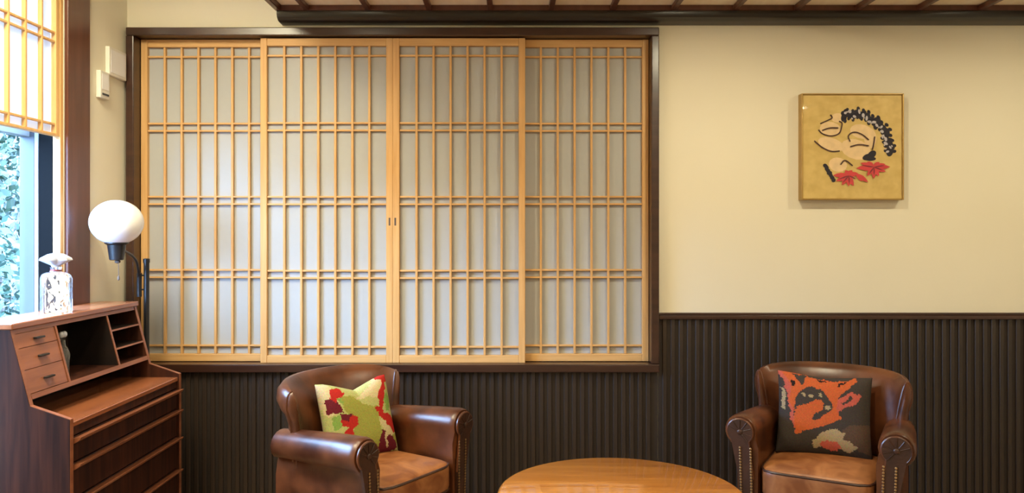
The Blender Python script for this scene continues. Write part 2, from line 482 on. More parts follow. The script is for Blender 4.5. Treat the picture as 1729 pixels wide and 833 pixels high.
while yy > S0 + .05:
    wbox('upright_lattice_bar', M['cypress'], yk, sx0 + .010, sx1 - .004, yy - .005, yy + .005, 1.6785, OZ1 - .0605, .001)
    yy -= .0955
for z in (1.712, 2.022, 2.056, 2.345):
    wbox('cross_lattice_bar', M['cypress_h'], yk, sx0 + .011, sx1 - .005, S0 + .025, S1 - .025, z - .004, z + .004, .001)
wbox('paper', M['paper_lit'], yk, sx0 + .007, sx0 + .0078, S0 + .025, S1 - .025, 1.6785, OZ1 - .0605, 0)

# aluminium outer window
X0, X1 = LX - .158, LX - .118
b = newbm(); box(b, X0, X1, OY0 + .001, OY1 - .020, OZ0 + .001, OZ0 + .05, .002, 1)
window_2 = struct(obj('window_2', b, M['alu']))
def w2(name, m, y0, y1, z0, z1, x0=X0, x1=X1):
    b = newbm(); box(b, x0, x1, y0, y1, z0, z1, .0015, 1); return obj(name, b, m, window_2)
w2('sash_stile', M['alu'], OY1 - .019, OY1 - .001, OZ0 + .001, OZ1 - .001, X0, LX - .101)
w2('sash_edge', M['alu_edge'], OY1 - .021, OY1 - .001, OZ0 + .001, OZ1 - .001, LX - .1005, LX - .0855)
w2('jamb_lining', M['blackframe'], OY1 - .019, OY1 - .001, OZ0 + .001, OZ1 - .001, LX - .085, LX - .0315)
w2('sash_stile', M['alu'], OY0 + .001, OY0 + .03, OZ0 + .051, OZ1 - .06)
w2('sash_rail', M['alu'], OY0 + .001, OY1 - .020, OZ1 - .059, OZ1 - .001)
w2('transom', M['alu_edge'], OY0 + .031, OY1 - .020, 1.668, 1.715)
w2('glass_pane', M['pane'], OY0 + .031, OY1 - .020, OZ0 + .051, 1.6675, X0 + .015, X0 + .02)
w2('glass_pane', M['pane'], OY0 + .031, OY1 - .020, 1.7155, OZ1 - .06, X0 + .015, X0 + .02)

# ------------------------------------------------------------------ garden
bm = newbm(); box(bm, -14, LX - .161, -6, 16, -.25, -.15); struct(obj('garden_ground', bm, M['soil']))
def shrub(x, y, h, r, label, m, n, ls, seed):
    rnd = random.Random(seed)
    t = thing('garden_shrub', label, 'shrub', (x, y, -.15))
    b = newbm()
    for k in range(n):
        th = rnd.uniform(0, 2*math.pi); ph = math.acos(rnd.uniform(-1, 1)); rr = rnd.uniform(.35, 1) ** .5
        c = Vector((r*rr*math.sin(ph)*math.cos(th), r*rr*math.sin(ph)*math.sin(th), h*.55 + h*.45*rr*math.cos(ph)))
        d = Vector((rnd.gauss(0, 1), rnd.gauss(0, 1), rnd.gauss(.1, .8))).normalized()
        s = d.cross(Vector((rnd.gauss(0, 1), rnd.gauss(0, 1), rnd.gauss(0, 1)))).normalized()
        l = ls * rnd.uniform(.6, 1.3)
        vv = [b.verts.new(c + q) for q in (Vector((0,0,0)), d*l*.5 + s*l*.25, d*l, d*l*.5 - s*l*.25)]
        b.faces.new(vv)
    f = obj('foliage', b, m, t); f['kind'] = 'stuff'
    b = newbm()
    for k in range(5):
        a = rnd.uniform(0, 6.28)
        tube(b, [(0, 0, 0), (.1*r*math.cos(a), .1*r*math.sin(a), h*.35), (.5*r*math.cos(a), .5*r*math.sin(a), h*.75)], [.03, .012], 6)
    obj('stem', b, M['bark'], t, True)
shrub(-3.05, 4.72, 1.55, .55, 'rounded pale green shrub close outside the garden window', M['leaf2'], 2600, .07, 1)
shrub(-4.65, 7.2, 2.6, .95, 'tall dark green shrub behind the pale rounded one', M['leaf'], 4200, .10, 2)
shrub(-6.9, 6.6, 2.2, .95, 'broad green shrub further along the garden bed', M['leaf2'], 3200, .12, 3)
shrub(-6.6, 10.2, 3.4, 1.5, 'tallest leafy shrub at the back of the garden', M['leaf'], 4000, .15, 5)

fe = thing('sky_screen_fence', 'dark board fence added beyond the garden to hide the low sky', 'fence', (-8.6, 4.0, -.15))  # added to block low sky and grade the daylight on the shoji
fb = None
for k in range(110):
    y_ = -10 + k * .2
    if fb is None:
        b = newbm(); box(b, -.012, .012, -.095, .095, 0, 2.3, .004, 1); fb = obj('board', b, M['fence'], fe, loc=(0, y_, 0))
    else: share(fb, fe, (0, y_, 0))
b = newbm(); box(b, -.05, -.0125, -10.1, 11.9, 1.9, 2.0, .003, 1); obj('rail', b, M['fence'], fe)
b = newbm(); box(b, -.05, -.0125, -10.1, 11.9, .4, .5, .003, 1); obj('rail', b, M['fence'], fe)

# ------------------------------------------------------------------ writing bureau
DY0, DY1 = 2.415, 3.225
DBX = LX + .022
bu = thing('writing_bureau', 'dark rosewood writing bureau with sloping pigeonholes and lipped drawers', 'desk', (DBX + .16, (DY0 + DY1) / 2, .008))
prof = [(DBX, .16), (DBX, 1.004), (-1.540, 1.004), (-1.479, .770), (-1.356, .728), (-1.356, .16)]
for y0 in (DY0, DY1 - .018):
    b = newbm(); ngon_prism(b, prof, 'y', y0, y0 + .018); obj('side_panel', b, M['rosewood'], bu, loc='world')
    # pale front edge of the side panel
    b = newbm()
    line = [(-1.5395, 1.003), (-1.4785, .7703), (-1.3555, .7283), (-1.3555, .16)]
    for (a, c) in zip(line[:-1], line[1:]):
        d = Vector((c[0]-a[0], c[1]-a[1])).normalized(); n = Vector((-d.y, d.x)) * .0015
        n = -n if n.x < 0 else n
        ngon_prism(b, [(a[0], a[1]), (c[0], c[1]), (c[0]+n.x, c[1]+n.y), (a[0]+n.x, a[1]+n.y)], 'y', y0 + .001, y0 + .017)
    obj('edge_banding', b, M['teak'], bu, loc='world')
wbox('top_board', M['teaktop'], bu, DBX, -1.530, DY0 - .003, DY1 + .003, 1.0045, 1.024, .003)
wbox('back_panel', M['deskdark'], bu, DBX + .001, DBX + .008, DY0 + .0185, DY1 - .0185, .17, 1.003)
IY0, IY1 = DY0 + .0185, DY1 - .0185
def slope_x(z): return -1.540 + (1.004 - z) / (1.004 - .770) * .061
DV1, DV2 = 2.648, 2.985
def sloped(name, m, y0, y1, z0, z1, back, fr=-.001, par=bu):
    b = newbm()
    ngon_prism(b, [(back, z0), (slope_x(z0) + fr, z0), (slope_x(z1) + fr, z1), (back, z1)], 'y', y0, y1)
    return obj(name, b, m, par, loc='world' if par is bu else None)
def front_edge(par, y0, y1, z0, z1):
    b = newbm()
    ngon_prism(b, [(slope_x(z0) - .0009, z0), (slope_x(z0) + .002, z0), (slope_x(z1) + .002, z1), (slope_x(z1) - .0009, z1)], 'y', y0, y1)
    bmesh.ops.translate(b, verts=b.verts[:], vec=-Vector(bu.location))
    obj('edge_banding', b, M['teak'], par)
# rail under the top, floor of the upper unit
sloped('upper_rail', M['teak'], IY0, IY1, .990, 1.004, DBX + .009)
cf = sloped('compartment_floor', M['rosewood'], IY0, IY1, .788, .803, DBX + .009)
front_edge(cf, IY0, IY1, .788, .803)
for y_ in (DV1, DV2):
    front_edge(sloped('divider', M['deskdark'], y_ - .005, y_ + .005, .8035, .9895, DBX + .009), y_ - .005, y_ + .005, .8035, .9895)
for z_ in (.862, .931):
    front_edge(sloped('pigeonhole_shelf', M['deskdark'], DV2 + .0055, IY1 - .0005, z_ - .003, z_ + .003, DBX + .009), DV2 + .0055, IY1 - .0005, z_ - .003, z_ + .003)
for (z0, z1) in ((.9445, .9885), (.8775, .9425), (.805, .8755)):
    b = newbm(); ngon_prism(b, [(DBX + .01, z0), (slope_x(z0) - .001, z0), (slope_x(z1) - .001, z1), (DBX + .01, z1)], 'y', IY0 + .001, DV1 - .0065)
    dr = obj('small_drawer', b, M['teak'], bu, loc='world')
    zc = (z0 + z1) / 2; yc = (IY0 + DV1) / 2
    b = newbm()
    box(b, slope_x(zc) - .0005, slope_x(zc) + .012, yc - .024, yc + .024, zc - .003, zc + .003, .0015, 1)
    bmesh.ops.translate(b, verts=b.verts[:], vec=-Vector(bu.location))
    obj('drawer_pull', b, M['black'], dr)
# writing slide and drawers
wbox('writing_slide', M['teaktop'], bu, DBX + .01, -1.360, IY0, IY1, .700, .716, .002)
wbox('slide_rail', M['rosewood'], bu, DBX + .01, -1.366, IY0, IY1, .672, .6995, .001)
lips = (.668, .586, .474, .344, .20)
for i in range(4):
    z1, z0 = lips[i], lips[i+1] + .004
    b = newbm(); box(b, -1.70 + .03, -1.364, IY0 + .002, IY1 - .002, z0, z1 - .001, .001, 1)
    dr = obj('drawer', b, M['rosewood'], bu, loc='world')
    b = newbm()
    pr = [(-1.364, z1 - .022), (-1.352, z1 - .017), (-1.338, z1 - .007), (-1.334, z1 + .001), (-1.340, z1 + .001), (-1.364, z1 - .004)]
    ngon_prism(b, pr, 'y', IY0 + .004, IY1 - .004)
    bmesh.ops.translate(b, verts=b.verts[:], vec=-Vector(bu.location))
    obj('lip_handle', b, M['teak'], dr)
wbox('plinth_rail', M['rosewood'], bu, DBX + .01, -1.366, IY0, IY1, .165, .195, .001)
for (x_, y_) in ((DBX + .035, DY0 + .03), (DBX + .035, DY1 - .03), (-1.385, DY0 + .03), (-1.385, DY1 - .03)):
    b = newbm(); lathe(b, [(.013, .0), (.020, .152)], 16, (x_, y_, .008)); obj('leg', b, M['rosewood'], bu, True, loc='world')

# ------------------------------------------------------------------ decanters (crystal)
def crystal(name, tint, rough=.03):
    m = bpy.data.materials.new(name); m.use_nodes = True
    nt = m.node_tree; N = nt.nodes; L = nt.links
    b = N['Principled BSDF']
    b.inputs['Base Color'].default_value = (*tint, 1)
    b.inputs['Transmission Weight'].default_value = .93
    b.inputs['Roughness'].default_value = rough
    b.inputs['IOR'].default_value = 1.5
    tc = N.new('ShaderNodeTexCoord'); vo = N.new('ShaderNodeTexVoronoi'); vo.inputs['Scale'].default_value = 55
    L.new(tc.outputs['Object'], vo.inputs['Vector'])
    bp = N.new('ShaderNodeBump'); bp.inputs['Strength'].default_value = .5; bp.inputs['Distance'].default_value = .003
    L.new(vo.outputs['Distance'], bp.inputs['Height']); L.new(bp.outputs[0], b.inputs['Normal'])
    return m
M['crystal'] = crystal('cut_crystal', (.86, .85, .90))
M['frost'] = mat('frosted_stopper', (.52, .54, .60), (.60, .62, .68), rough=.25, spec=.8)
M['clear'] = crystal('clear_glass', (.95, .97, .97))

dt = thing('crystal_decanter', 'square cut-crystal decanter with a flared star stopper on the bureau', 'decanter', (-1.612, 2.785, 1.0245), R(38))
def sq_ring(h, z, r, n=5):
    """rounded square ring half-size h, corner radius r"""
    pts = []
    for q in range(4):
        cx, cy = [(1, 1), (-1, 1), (-1, -1), (1, -1)][q]
        for k in range(n):
            a = math.pi/2 * q + math.pi/2 * k / (n - 1)
            pts.append((cx*(h - r) + r*math.cos(a), cy*(h - r) + r*math.sin(a), z))
    return pts
b = newbm()
h = .046
loft(b, [sq_ring(h-.003, 0, .008), sq_ring(h, .004, .010), sq_ring(h, .118, .010), sq_ring(h-.004, .130, .014),
         sq_ring(.033, .138, .02), sq_ring(.020, .141, .0199), sq_ring(.017, .150, .0169), sq_ring(.020, .158, .0199)])
obj('body', b, M['crystal'], dt, True)
b = newbm()
rings = []
for (rr, z, star) in ((.014, .1585, 0), (.016, .164, 0), (.026, .170, .1), (.040, .182, .32), (.038, .190, .30), (.024, .203, .12), (.010, .207, 0)):
    rings.append([((rr*(1 + star*math.cos(6*2*math.pi*k/36)))*math.cos(2*math.pi*k/36), (rr*(1 + star*math.cos(6*2*math.pi*k/36)))*math.sin(2*math.pi*k/36), z) for k in range(36)])
loft(b, rings); obj('stopper', b, M['frost'], dt, True)
b = newbm(); lathe(b, [(.0165, .1435), (.0185, .1435), (.0185, .149), (.0165, .149)], 20)
obj('neck_ring', b, mat('red_neck_ring', (.25, .03, .03), (.30, .04, .04), rough=.3), dt, True)

gb = thing('glass_bottle', 'slender clear glass bottle inside the open bureau compartment', 'bottle', (-1.560, 2.735, .8035))
b = newbm(); lathe(b, [(.017, 0), (.020, .004), (.021, .05), (.024, .075), (.018, .095), (.009, .11), (.008, .128), (.012, .132)], 24); obj('body', b, M['clear'], gb, True)
b = newbm(); blob(b, (0, -.009, .146), (.010, .010, .012), 14, 10); blob(b, (0, .009, .146), (.010, .010, .012), 14, 10); obj('stopper', b, M['frost'], gb, True)

# ------------------------------------------------------------------ floor lamp
LPX, LPY = -1.543, 3.325
fl = thing('floor_lamp', 'black floor lamp with a white globe shade on a curved arm', 'lamp', (LPX, LPY, .008))
b = newbm(); lathe(b, [(.084, 0), (.084, .010), (.072, .018), (.016, .026)], 36, (LPX, LPY, .008)); obj('base', b, M['black'], fl, True, 'world')
b = newbm(); lathe(b, [(.0115, .02), (.0115, 1.170), (.0135, 1.170), (.0135, 1.186), (.008, 1.188)], 16, (LPX, LPY, .008)); obj('pole', b, M['black'], fl, True, 'world')
GX, GY = -1.556, 3.10
b = newbm()
tube(b, [(GX + .024, GY + .01, 1.232), (-1.540, 3.18, 1.218), (-1.548, 3.25, 1.190), (-1.561, 3.295, 1.135), (-1.566, 3.31, 1.10)], .0055, 8, 2)
tube(b, [(-1.564, 3.305, 1.135), (-1.567, 3.31, 1.10), (-1.568, 3.312, 1.06), (-1.568, 3.312, 1.035)], .0105, 10, 1)
obj('arm', b, M['black'], fl, True, 'world')
for z_ in (1.125, 1.065):
    b = newbm(); tube(b, [(-1.568, 3.311, z_), (-1.548, 3.322, z_)], .0035, 8)
    obj('clamp_pin', b, M['black'], fl, True, 'world')
b = newbm(); lathe(b, [(.022, 1.196), (.026, 1.198), (.034, 1.256), (.044, 1.262), (.044, 1.268), (.030, 1.268)], 28, (GX, GY, 0)); obj('socket', b, M['black'], fl, True, 'world')
b = newbm(); m_ = Matrix.Translation((GX, GY, 1.345)) @ Matrix.Diagonal((.0985, .0985, .088, 1))
bmesh.ops.create_uvsphere(b, u_segments=40, v_segments=28, radius=1, matrix=m_); obj('globe_shade', b, M['opal'], fl, True, 'world')
b = newbm(); blob(b, (GX + .004, GY, 1.190), (.011, .011, .007), 12, 8)
tube(b, [(GX + .012, GY - .01, 1.192), (GX + .014, GY - .012, 1.135)], .0012, 5)
blob(b, (GX + .014, GY - .012, 1.126), (.0042, .0042, .010), 8, 8); obj('pull_chain', b, M['bark'], fl, True, 'world')

# ------------------------------------------------------------------ wall boxes
t = thing('wall_panel', 'large ivory plastic control panel on the plaster beside the window frame', 'control panel', (LX + .0005, 3.383, 1.97))
b = newbm(); box(b, 0, .018, -.073, .073, 0, .120, .003); obj('casing', b, M['plastic'], t)
b = newbm(); box(b, .0182, .0195, -.062, .062, .012, .108, .0005, 1); obj('cover', b, M['white'], t)
t = thing('wall_switch', 'small ivory plastic remote control box below the larger panel', 'switch', (LX + .0005, 3.272, 1.862))
b = newbm(); box(b, 0, .020, -.036, .036, .0, .112, .003); obj('casing', b, M['plastic'], t)
b = newbm(); box(b, .0202, .024, -.025, .025, .012, .020, .001, 1); obj('button', b, M['alu'], t)
b = newbm(); box(b, .0202, .0215, -.026, .026, .035, .1, .0005, 1); obj('cover', b, M['white'], t)

# ------------------------------------------------------------------ picture
PX0, PX1, PZ0, PZ1 = 1.272, 1.721, 1.449, 1.917
pic = thing('framed_picture', 'square gold-ground picture of a floral roundel with red leaves', 'picture', ((PX0+PX1)/2, BY - .0006, PZ0))
pw, ph = PX1 - PX0, PZ1 - PZ0
b = newbm(); box(b, -pw/2 + .006, pw/2 - .006, -.034, 0, .006, ph - .006, .001, 1); obj('backing_box', b, M['goldframe'], pic)
for nm, a in (('frame_side', (-pw/2, -pw/2 + .0055, 0, ph)), ('frame_side', (pw/2 - .0055, pw/2, 0, ph)),
              ('frame_rail', (-pw/2 + .0058, pw/2 - .0058, 0, .0055)), ('frame_rail', (-pw/2 + .0058, pw/2 - .0058, ph - .0055, ph))):
    b = newbm(); box(b, a[0], a[1], -.042, 0, a[2], a[3], .001, 1); obj(nm, b, M['goldframe'], pic)
b = newbm(); box(b, -pw/2 + .0062, pw/2 - .0062, -.0352, -.0345, .0062, ph - .0062); obj('gold_ground', b, M['gold'], pic)
b = newbm(); box(b, -pw/2 + .006, pw/2 - .006, -.041, -.0395, .006, ph - .006); obj('glazing', b, pane_mat('picture_glazing', (1, 1, 1), 1.0), pic)
SC = 3.471
def pc(u, v):      # crop pixels of the picture zoom -> local x, z on the print
    x_ = (1320 + u / SC - 1353) / (1526 - 1353) * pw - pw/2
    z_ = ph - (130 + v / SC - 158) / (338 - 158) * ph
    return x_, z_
layer = [0]
def flat(bm, pts, k=0):
    layer[0] += 1
    y = -.0354 - .00002 * layer[0]
    vs_ = [bm.verts.new((p[0], y, p[1])) for p in pts]
    bm.faces.new(vs_)
def leaf(bm, u0, v0, u1, v1, wd, k):
    a = Vector(pc(u0, v0)); c = Vector(pc(u1, v1)); d = c - a; n = Vector((-d.y, d.x)).normalized() * wd * .0022
    prof_ = [(0, .1), (.2, .7), (.45, 1), (.75, .7), (1, .05)]
    flat(bm, [a + d*t_ + n*s_ for t_, s_ in prof_] + [a + d*t_ - n*s_ for t_, s_ in reversed(prof_)], k)
def stroke(bm, pts, wd, k):
    P = [Vector(pc(*p)) for p in pts]
    L_, R2 = [], []
    for i, p in enumerate(P):
        d = (P[min(i+1, len(P)-1)] - P[max(i-1, 0)]).normalized(); n = Vector((-d.y, d.x)) * wd * .0011
        L_.append(p + n); R2.append(p - n)
    for i in range(len(P) - 1):
        flat(bm, [L_[i], L_[i+1], R2[i+1], R2[i]], k)
def ell(bm, u, v, ru, rv, k, rot=0, n=14):
    flat(bm, [pc(u + ru*math.cos(a)*math.cos(rot) - rv*math.sin(a)*math.sin(rot), v + ru*math.cos(a)*math.sin(rot) + rv*math.sin(a)*math.cos(rot)) for a in [2*math.pi*i/n for i in range(n)]], k)
def ink(name, c): return mat(name, c, tuple(v*1.15 for v in c), rough=.7, scale=(30, 30, 30))
def chaikin(P, n=2):
    for _ in range(n):
        Q = [P[0]]
        for a_, c_ in zip(P[:-1], P[1:]):
            Q += [(a_[0]*.75 + c_[0]*.25, a_[1]*.75 + c_[1]*.25), (a_[0]*.25 + c_[0]*.75, a_[1]*.25 + c_[1]*.75)]
        P = Q + [P[-1]]
    return P
rp = random.Random(3)
def print_part(name, b, m):
    o = obj(name, b, m, pic); o['kind'] = 'stuff'; return o
b = newbm()     # pale blossom shapes
ell(b, 285, 305, 62, 42, 0, .1); ell(b, 290, 395, 80, 38, 0, .3); ell(b, 435, 425, 92, 58, 0, .3)
ell(b, 330, 515, 55, 42, 0, .2); ell(b, 470, 320, 70, 42, 0, .2); ell(b, 330, 240, 40, 28, 0); ell(b, 520, 360, 36, 60, 0)
print_part('pale_blossoms', b, ink('pale_pink_ink', (.74, .54, .30)))
b = newbm()     # dark scalloped garland
for i in range(15):
    a = R(108 - i * 8.0)
    rr = 200 + rp.uniform(-14, 14)
    u, v = 425 + rr * math.cos(a), 420 - rr * math.sin(a)
    ell(b, u, v, rp.uniform(20, 33), rp.uniform(14, 22), 1, rp.uniform(0, 3))
    ell(b, u + 26*math.cos(a), v - 26*math.sin(a), 13, 10, 2, a)
    ell(b, u - 24*math.cos(a), v + 24*math.sin(a), 12, 9, 2, a)
ell(b, 628, 396, 26, 24, 1); ell(b, 505, 470, 32, 18, 2, -.3); ell(b, 530, 455, 28, 20, 2, -.7); ell(b, 520, 480, 34, 13, 2, 0)
for i in range(7): ell(b, 256 + i*8, 522 + i * 14, rp.uniform(11, 17), 12, 1, rp.uniform(0, 3))
ell(b, 378, 207, 18, 20, 2)
print_part('dark_garland', b, ink('indigo_black_ink', (.012, .010, .022)))
b = newbm()
for i in range(16):
    a = R(104 - i * 7.3)
    rr = 200 + rp.uniform(-20, 20)
    u, v = 425 + rr * math.cos(a), 420 - rr * math.sin(a)
    ell(b, u, v, rp.uniform(8, 15), rp.uniform(5, 9), 4, rp.uniform(0, 3))
    ell(b, u + rp.uniform(-16, 16), v + rp.uniform(-16, 16), 6, 4, 4, rp.uniform(0, 3))
print_part('lavender_petals', b, ink('lavender_ink', (.50, .46, .48)))
b = newbm()
for s_ in ([(225, 275), (270, 255), (300, 240), (285, 222)], [(215, 310), (235, 335), (290, 350), (340, 335), (352, 290), (355, 268), (335, 260)],
          [(190, 375), (235, 415), (290, 440), (340, 435)], [(400, 380), (385, 345), (420, 320), (470, 335), (510, 370)],
          [(545, 350), (538, 400), (530, 430)], [(345, 515), (368, 482), (415, 522)], [(235, 315), (280, 298), (330, 300)], [(400, 410), (450, 395), (510, 405)]):
    stroke(b, chaikin(s_), 2.6, 2)
print_part('fine_outlines', b, ink('brown_ink', (.06, .025, .02)))
b = newbm()
for (u1, v1) in ((300, 578), (318, 612), (352, 636), (392, 642), (420, 640), (372, 548), (412, 548), (446, 566)):
    leaf(b, 388, 576, u1, v1, 5.0, 5)
for (u1, v1) in ((436, 536), (462, 506), (500, 498), (572, 500), (606, 512), (634, 528), (500, 580), (538, 598), (568, 582), (608, 556), (470, 545)):
    leaf(b, 538, 528, u1, v1, 5.0, 5)
for (u1, v1) in ((452, 590), (470, 612), (505, 618)): leaf(b, 440, 570, u1, v1, 4.5, 5)
print_part('red_leaves', b, ink('crimson_ink', (.55, .045, .05)))
b = newbm()
for (u1, v1) in ((330, 602), (355, 622), (395, 628), (435, 600)): leaf(b, 392, 580, u1, v1, 1.6, 6)
for (u1, v1) in ((470, 520), (510, 570), (540, 580), (590, 548), (600, 520)): leaf(b, 540, 530, u1, v1, 1.5, 6)
print_part('dark_red_veins', b, ink('dark_crimson_ink', (.20, .015, .025)))

# ------------------------------------------------------------------ armchairs
def rounded_pillow(bm, hx, hy, hz, n=10, pxy=7, crown=0.0):
    bmesh.ops.create_cube(bm, size=2)
    bmesh.ops.subdivide_edges(bm, edges=bm.edges[:], cuts=n, use_grid_fill=True)
    for v in bm.verts:
        x, y, z = v.co
        s = (abs(x)**pxy + abs(y)**pxy + abs(z)**pxy) ** (1/pxy)
        p = Vector((x, y, z)) / max(s, 1e-6)
        c = 1 + crown * (1 - min(1, x*x)) * (1 - min(1, y*y)) if z > .5 else 1
        v.co = Vector((p.x*hx, p.y*hy, p.z*hz*c))

def make_chair(label, loc, rz):
    t = thing('armchair', label, 'armchair', loc, rz, 'brown leather armchairs')
    b = newbm(); box(b, -.192, .192, -.238, .18, .13, .335, .012, 3); obj('seat_base', b, M['leather'], t, True)
    # arms
    for s in (-1, 1):
        def sec(y, k=1.0, dx=0.0, dz=0.0):
            cx, cz, r = .246 + dx, .562 + dz, .060 * k
            pts = [(.196, .14), (.196, .30), (.196, .44), (.194, .51)]
            for i in range(15):
                a = R(200 - i * 17.5)
                pts.append((cx + r*math.cos(a), cz + r*math.sin(a)))
            pts += [(.262 + dx*.6, .50), (.268, .44), (.268, .30), (.262, .14)]
            return [(s*px, y, pz) for px, pz in pts]
        b = newbm()
        st = [(-.262, .90, .012, .006), (-.254, .97, .012, .006), (-.24, 1.0, .012, .006), (-.15, .98, .008, .002), (-.03, .95, .003, -.006), (.08, .93, -.002, -.014), (.17, .90, -.008, -.022)]
        loft(b, [sec(*q) for q in st])
        arm = obj('arm', b, M['leather'], t, True, angle=60)
        # front scroll panel
        pts = []
        cx, cz, r = .258, .568, .046
        for i in range(17):
            a = R(-48 + i * 17.2)
            pts.append((cx + r*math.cos(a), cz + r*math.sin(a)))
        pts += [(.211, .40), (.206, .15), (.252, .15), (.262, .40)]
        b = newbm(); ngon_prism(b, [(s*p[0], p[1]) for p in pts], 'y', -.274, -.2615)
        pan = obj('arm_front_panel', b, M['leather_dark_shaded'], arm, True, angle=50)  # shadow in the pleated scroll painted in as darker leather
        b = newbm()
        for k in range(36):
            z = .155 + k * .0105
            if z < .515:
                f = (z - .15) / .37
                blob(b, (s*(.211 + .008*f), -.2765, z), (.0046, .003, .0046), 6, 4)
                blob(b, (s*(.247 + .010*f), -.2765, z), (.0046, .003, .0046), 6, 4)
        n_ = obj('nail_trim', b, M['nail'], arm, True); n_['kind'] = 'stuff'
        # piping around the panel
        b = newbm(); tube(b, [(s*p[0], -.270, p[1]) for p in pts[:18]], .0045, 6); obj('piping', b, M['leather'], arm, True)
        # pleats in the scroll
        b = newbm()
        for k in range(7):
            a = R(20 + k * 35)
            tube(b, [(s*(cx + .012*math.cos(a)), -.2755, cz + .012*math.sin(a)), (s*(cx + .042*math.cos(a)), -.2755, cz + .042*math.sin(a))], [.0012, .002], 5)
        blob(b, (s*cx, -.276, cz), (.010, .004, .010), 10, 6)
        obj('scroll_pleats', b, M['leather_dark_shaded'], arm, True)
    # backrest
    def plan(tt):
        a = tt * R(70)
        return Vector((.253 * math.sin(a) / math.sin(R(70)), .195 - .17 * (1 - math.cos(a)), 0)), Vector((math.sin(a), math.cos(a), 0))
    prof_ = [(-.03, .14, 0), (-.04, .36, 0), (-.055, .46, 0), (-.052, .56, 0), (-.034, .645, .2), (-.012, .705, .5), (.010, .745, 1), (.038, .770, 1), (.066, .766, 1),
             (.088, .742, 1), (.092, .712, 1), (.078, .685, 1), (.055, .668, .8), (.034, .63, .4), (.020, .5, 0), (.012, .3, 0), (.010, .14, 0)]
    b = newbm(); rings = []
    NS = 25
    for i in range(NS):
        tt = -1 + 2 * i / (NS - 1)
        P, n = plan(tt)
        e = abs(tt)
        shrink = 1.0
        roll = 1 - .28 * e**2
        drop = .030 * e**3
        ring = []
        for (u, z, f) in prof_:
            uu = (u * (1 - f + f * roll) if u > 0 else u) * (1 - .5 * e**4)
            q = P + n * uu
            ring.append((q.x, q.y, z - drop * max(0, min(1, (z - .45) / .25))))
        rings.append(ring)
    def cap_rings(tt):
        out = []
        P, n = plan(tt); sg = 1 if tt > 0 else -1
        d = Vector((n.y, -n.x, 0)) * sg
        for ph in (30, 55, 75, 86):
            cs, sn = math.cos(R(ph)), math.sin(R(ph))
            ring = []
            for (u, z, f) in prof_:
                uu = (u * (1 - f + f * .72) if u > 0 else u) * .5
                uu = .004 + (uu - .004) * cs
                zz = z - .030 * max(0, min(1, (z - .45) / .25))
                zz -= max(0, zz - .66) * (1 - cs) * .55
                q = P + n * uu + d * (.020 * sn)
                ring.append((q.x, q.y, zz))
            out.append(ring)
        return out
    rings = list(reversed(cap_rings(-1))) + rings + cap_rings(1)
    loft(b, rings); bk = obj('backrest', b, M['leather'], t, True, angle=60)
    # piping on both ends of the back
    for i in (4, NS + 3):
        b = newbm(); tube(b, [Vector(p) for p in rings[i][3:15]], .0045, 6, 1); obj('piping', b, M['leather'], bk, True)
    # seat cushion
    b = newbm(); rounded_pillow(b, .192, .205, .060, 10, 8, .22)
    se = obj('seat_cushion', b, M['leather_seat'], t, True, loc=(0, -.073, .392), angle=180)
    b = newbm()
    for z in (.044, -.046):
        pts = []
        for k in range(49):
            a = 2*math.pi*k/48
            cc, ss = math.cos(a), math.sin(a); q = (abs(cc)**8 + abs(ss)**8) ** (-1/8)
            pts.append((.190*cc*q, .203*ss*q, z))
        tube(b, pts, .0045, 6)
    obj('piping', b, M['leather_dark_shaded'], se, True)
    for (x_, y_) in ((-.20, -.21), (.20, -.21), (-.17, .13), (.17, .13)):
        b = newbm(); lathe(b, [(.016, 0), (.024, .132)], 14, (x_, y_, 0)); obj('leg', b, M['dark'], t, True)
    return t
chL = make_chair('brown leather armchair turned towards the round table, holding the green and red cushion', (-.548, 2.925, .008), R(56))
chR = make_chair('brown leather armchair below the gold picture, holding the orange and charcoal cushion', (1.192, 2.985, .008), R(-30))

# ------------------------------------------------------------------ cushions
def inpoly(x, y, P):
    c = False; j = len(P) - 1
    for i in range(len(P)):
        if (P[i][1] > y) != (P[j][1] > y) and x < (P[j][0]-P[i][0])*(y-P[i][1])/(P[j][1]-P[i][1]) + P[i][0]: c = not c
        j = i
    return c
weave_mat = attr_mat('woven_kilim')
def cushion(name, label, size, thick, paint, back, loc, rot, ear=.06, chop=0.0, N=100):
    hw, hh = size
    b = newbm()
    def pos(u, v, side):
        a = 1 - ear * (1 - v*v) ; c = 1 - ear * (1 - u*u)
        th = thick * max(0, (1 - u**4) * (1 - v**4)) ** .55
        x = u * hw * a; z = v * hh * c
        ch = chop * max(0, (v + 1) / 2) ** 2 * max(0, 1 - abs(u) / .8) ** 1.2
        return (x, side * th * (1 - .4*ch/ max(hh, .01)), z - ch)
    G = {}
    for side in (-1, 1):
        for i in range(N + 1):
            for j in range(N + 1):
                edge = i in (0, N) or j in (0, N)
                if side == 1 and edge: G[(1, i, j)] = G[(-1, i, j)]; continue
                G[(side, i, j)] = b.verts.new(pos(-1 + 2*i/N, -1 + 2*j/N, side))
    cols = []
    for side in (-1, 1):
        for i in range(N):
            for j in range(N):
                q = [G[(side, i, j)], G[(side, i+1, j)], G[(side, i+1, j+1)], G[(side, i, j+1)]]
                if side == 1: q.reverse()
                b.faces.new(q)
                cols.append(paint((i + .5) / N, (j + .5) / N) if side == -1 else back)
    t = obj(name, b, weave_mat, None, True, angle=180)
    at = t.data.attributes.new('weave', 'FLOAT_COLOR', 'FACE')
    for k, c in enumerate(cols): at.data[k].color = (*c, 1)
    t.location = loc; t.rotation_euler = rot
    tag(t, label, 'cushion', 'woven cushions on the armchairs')
    return t
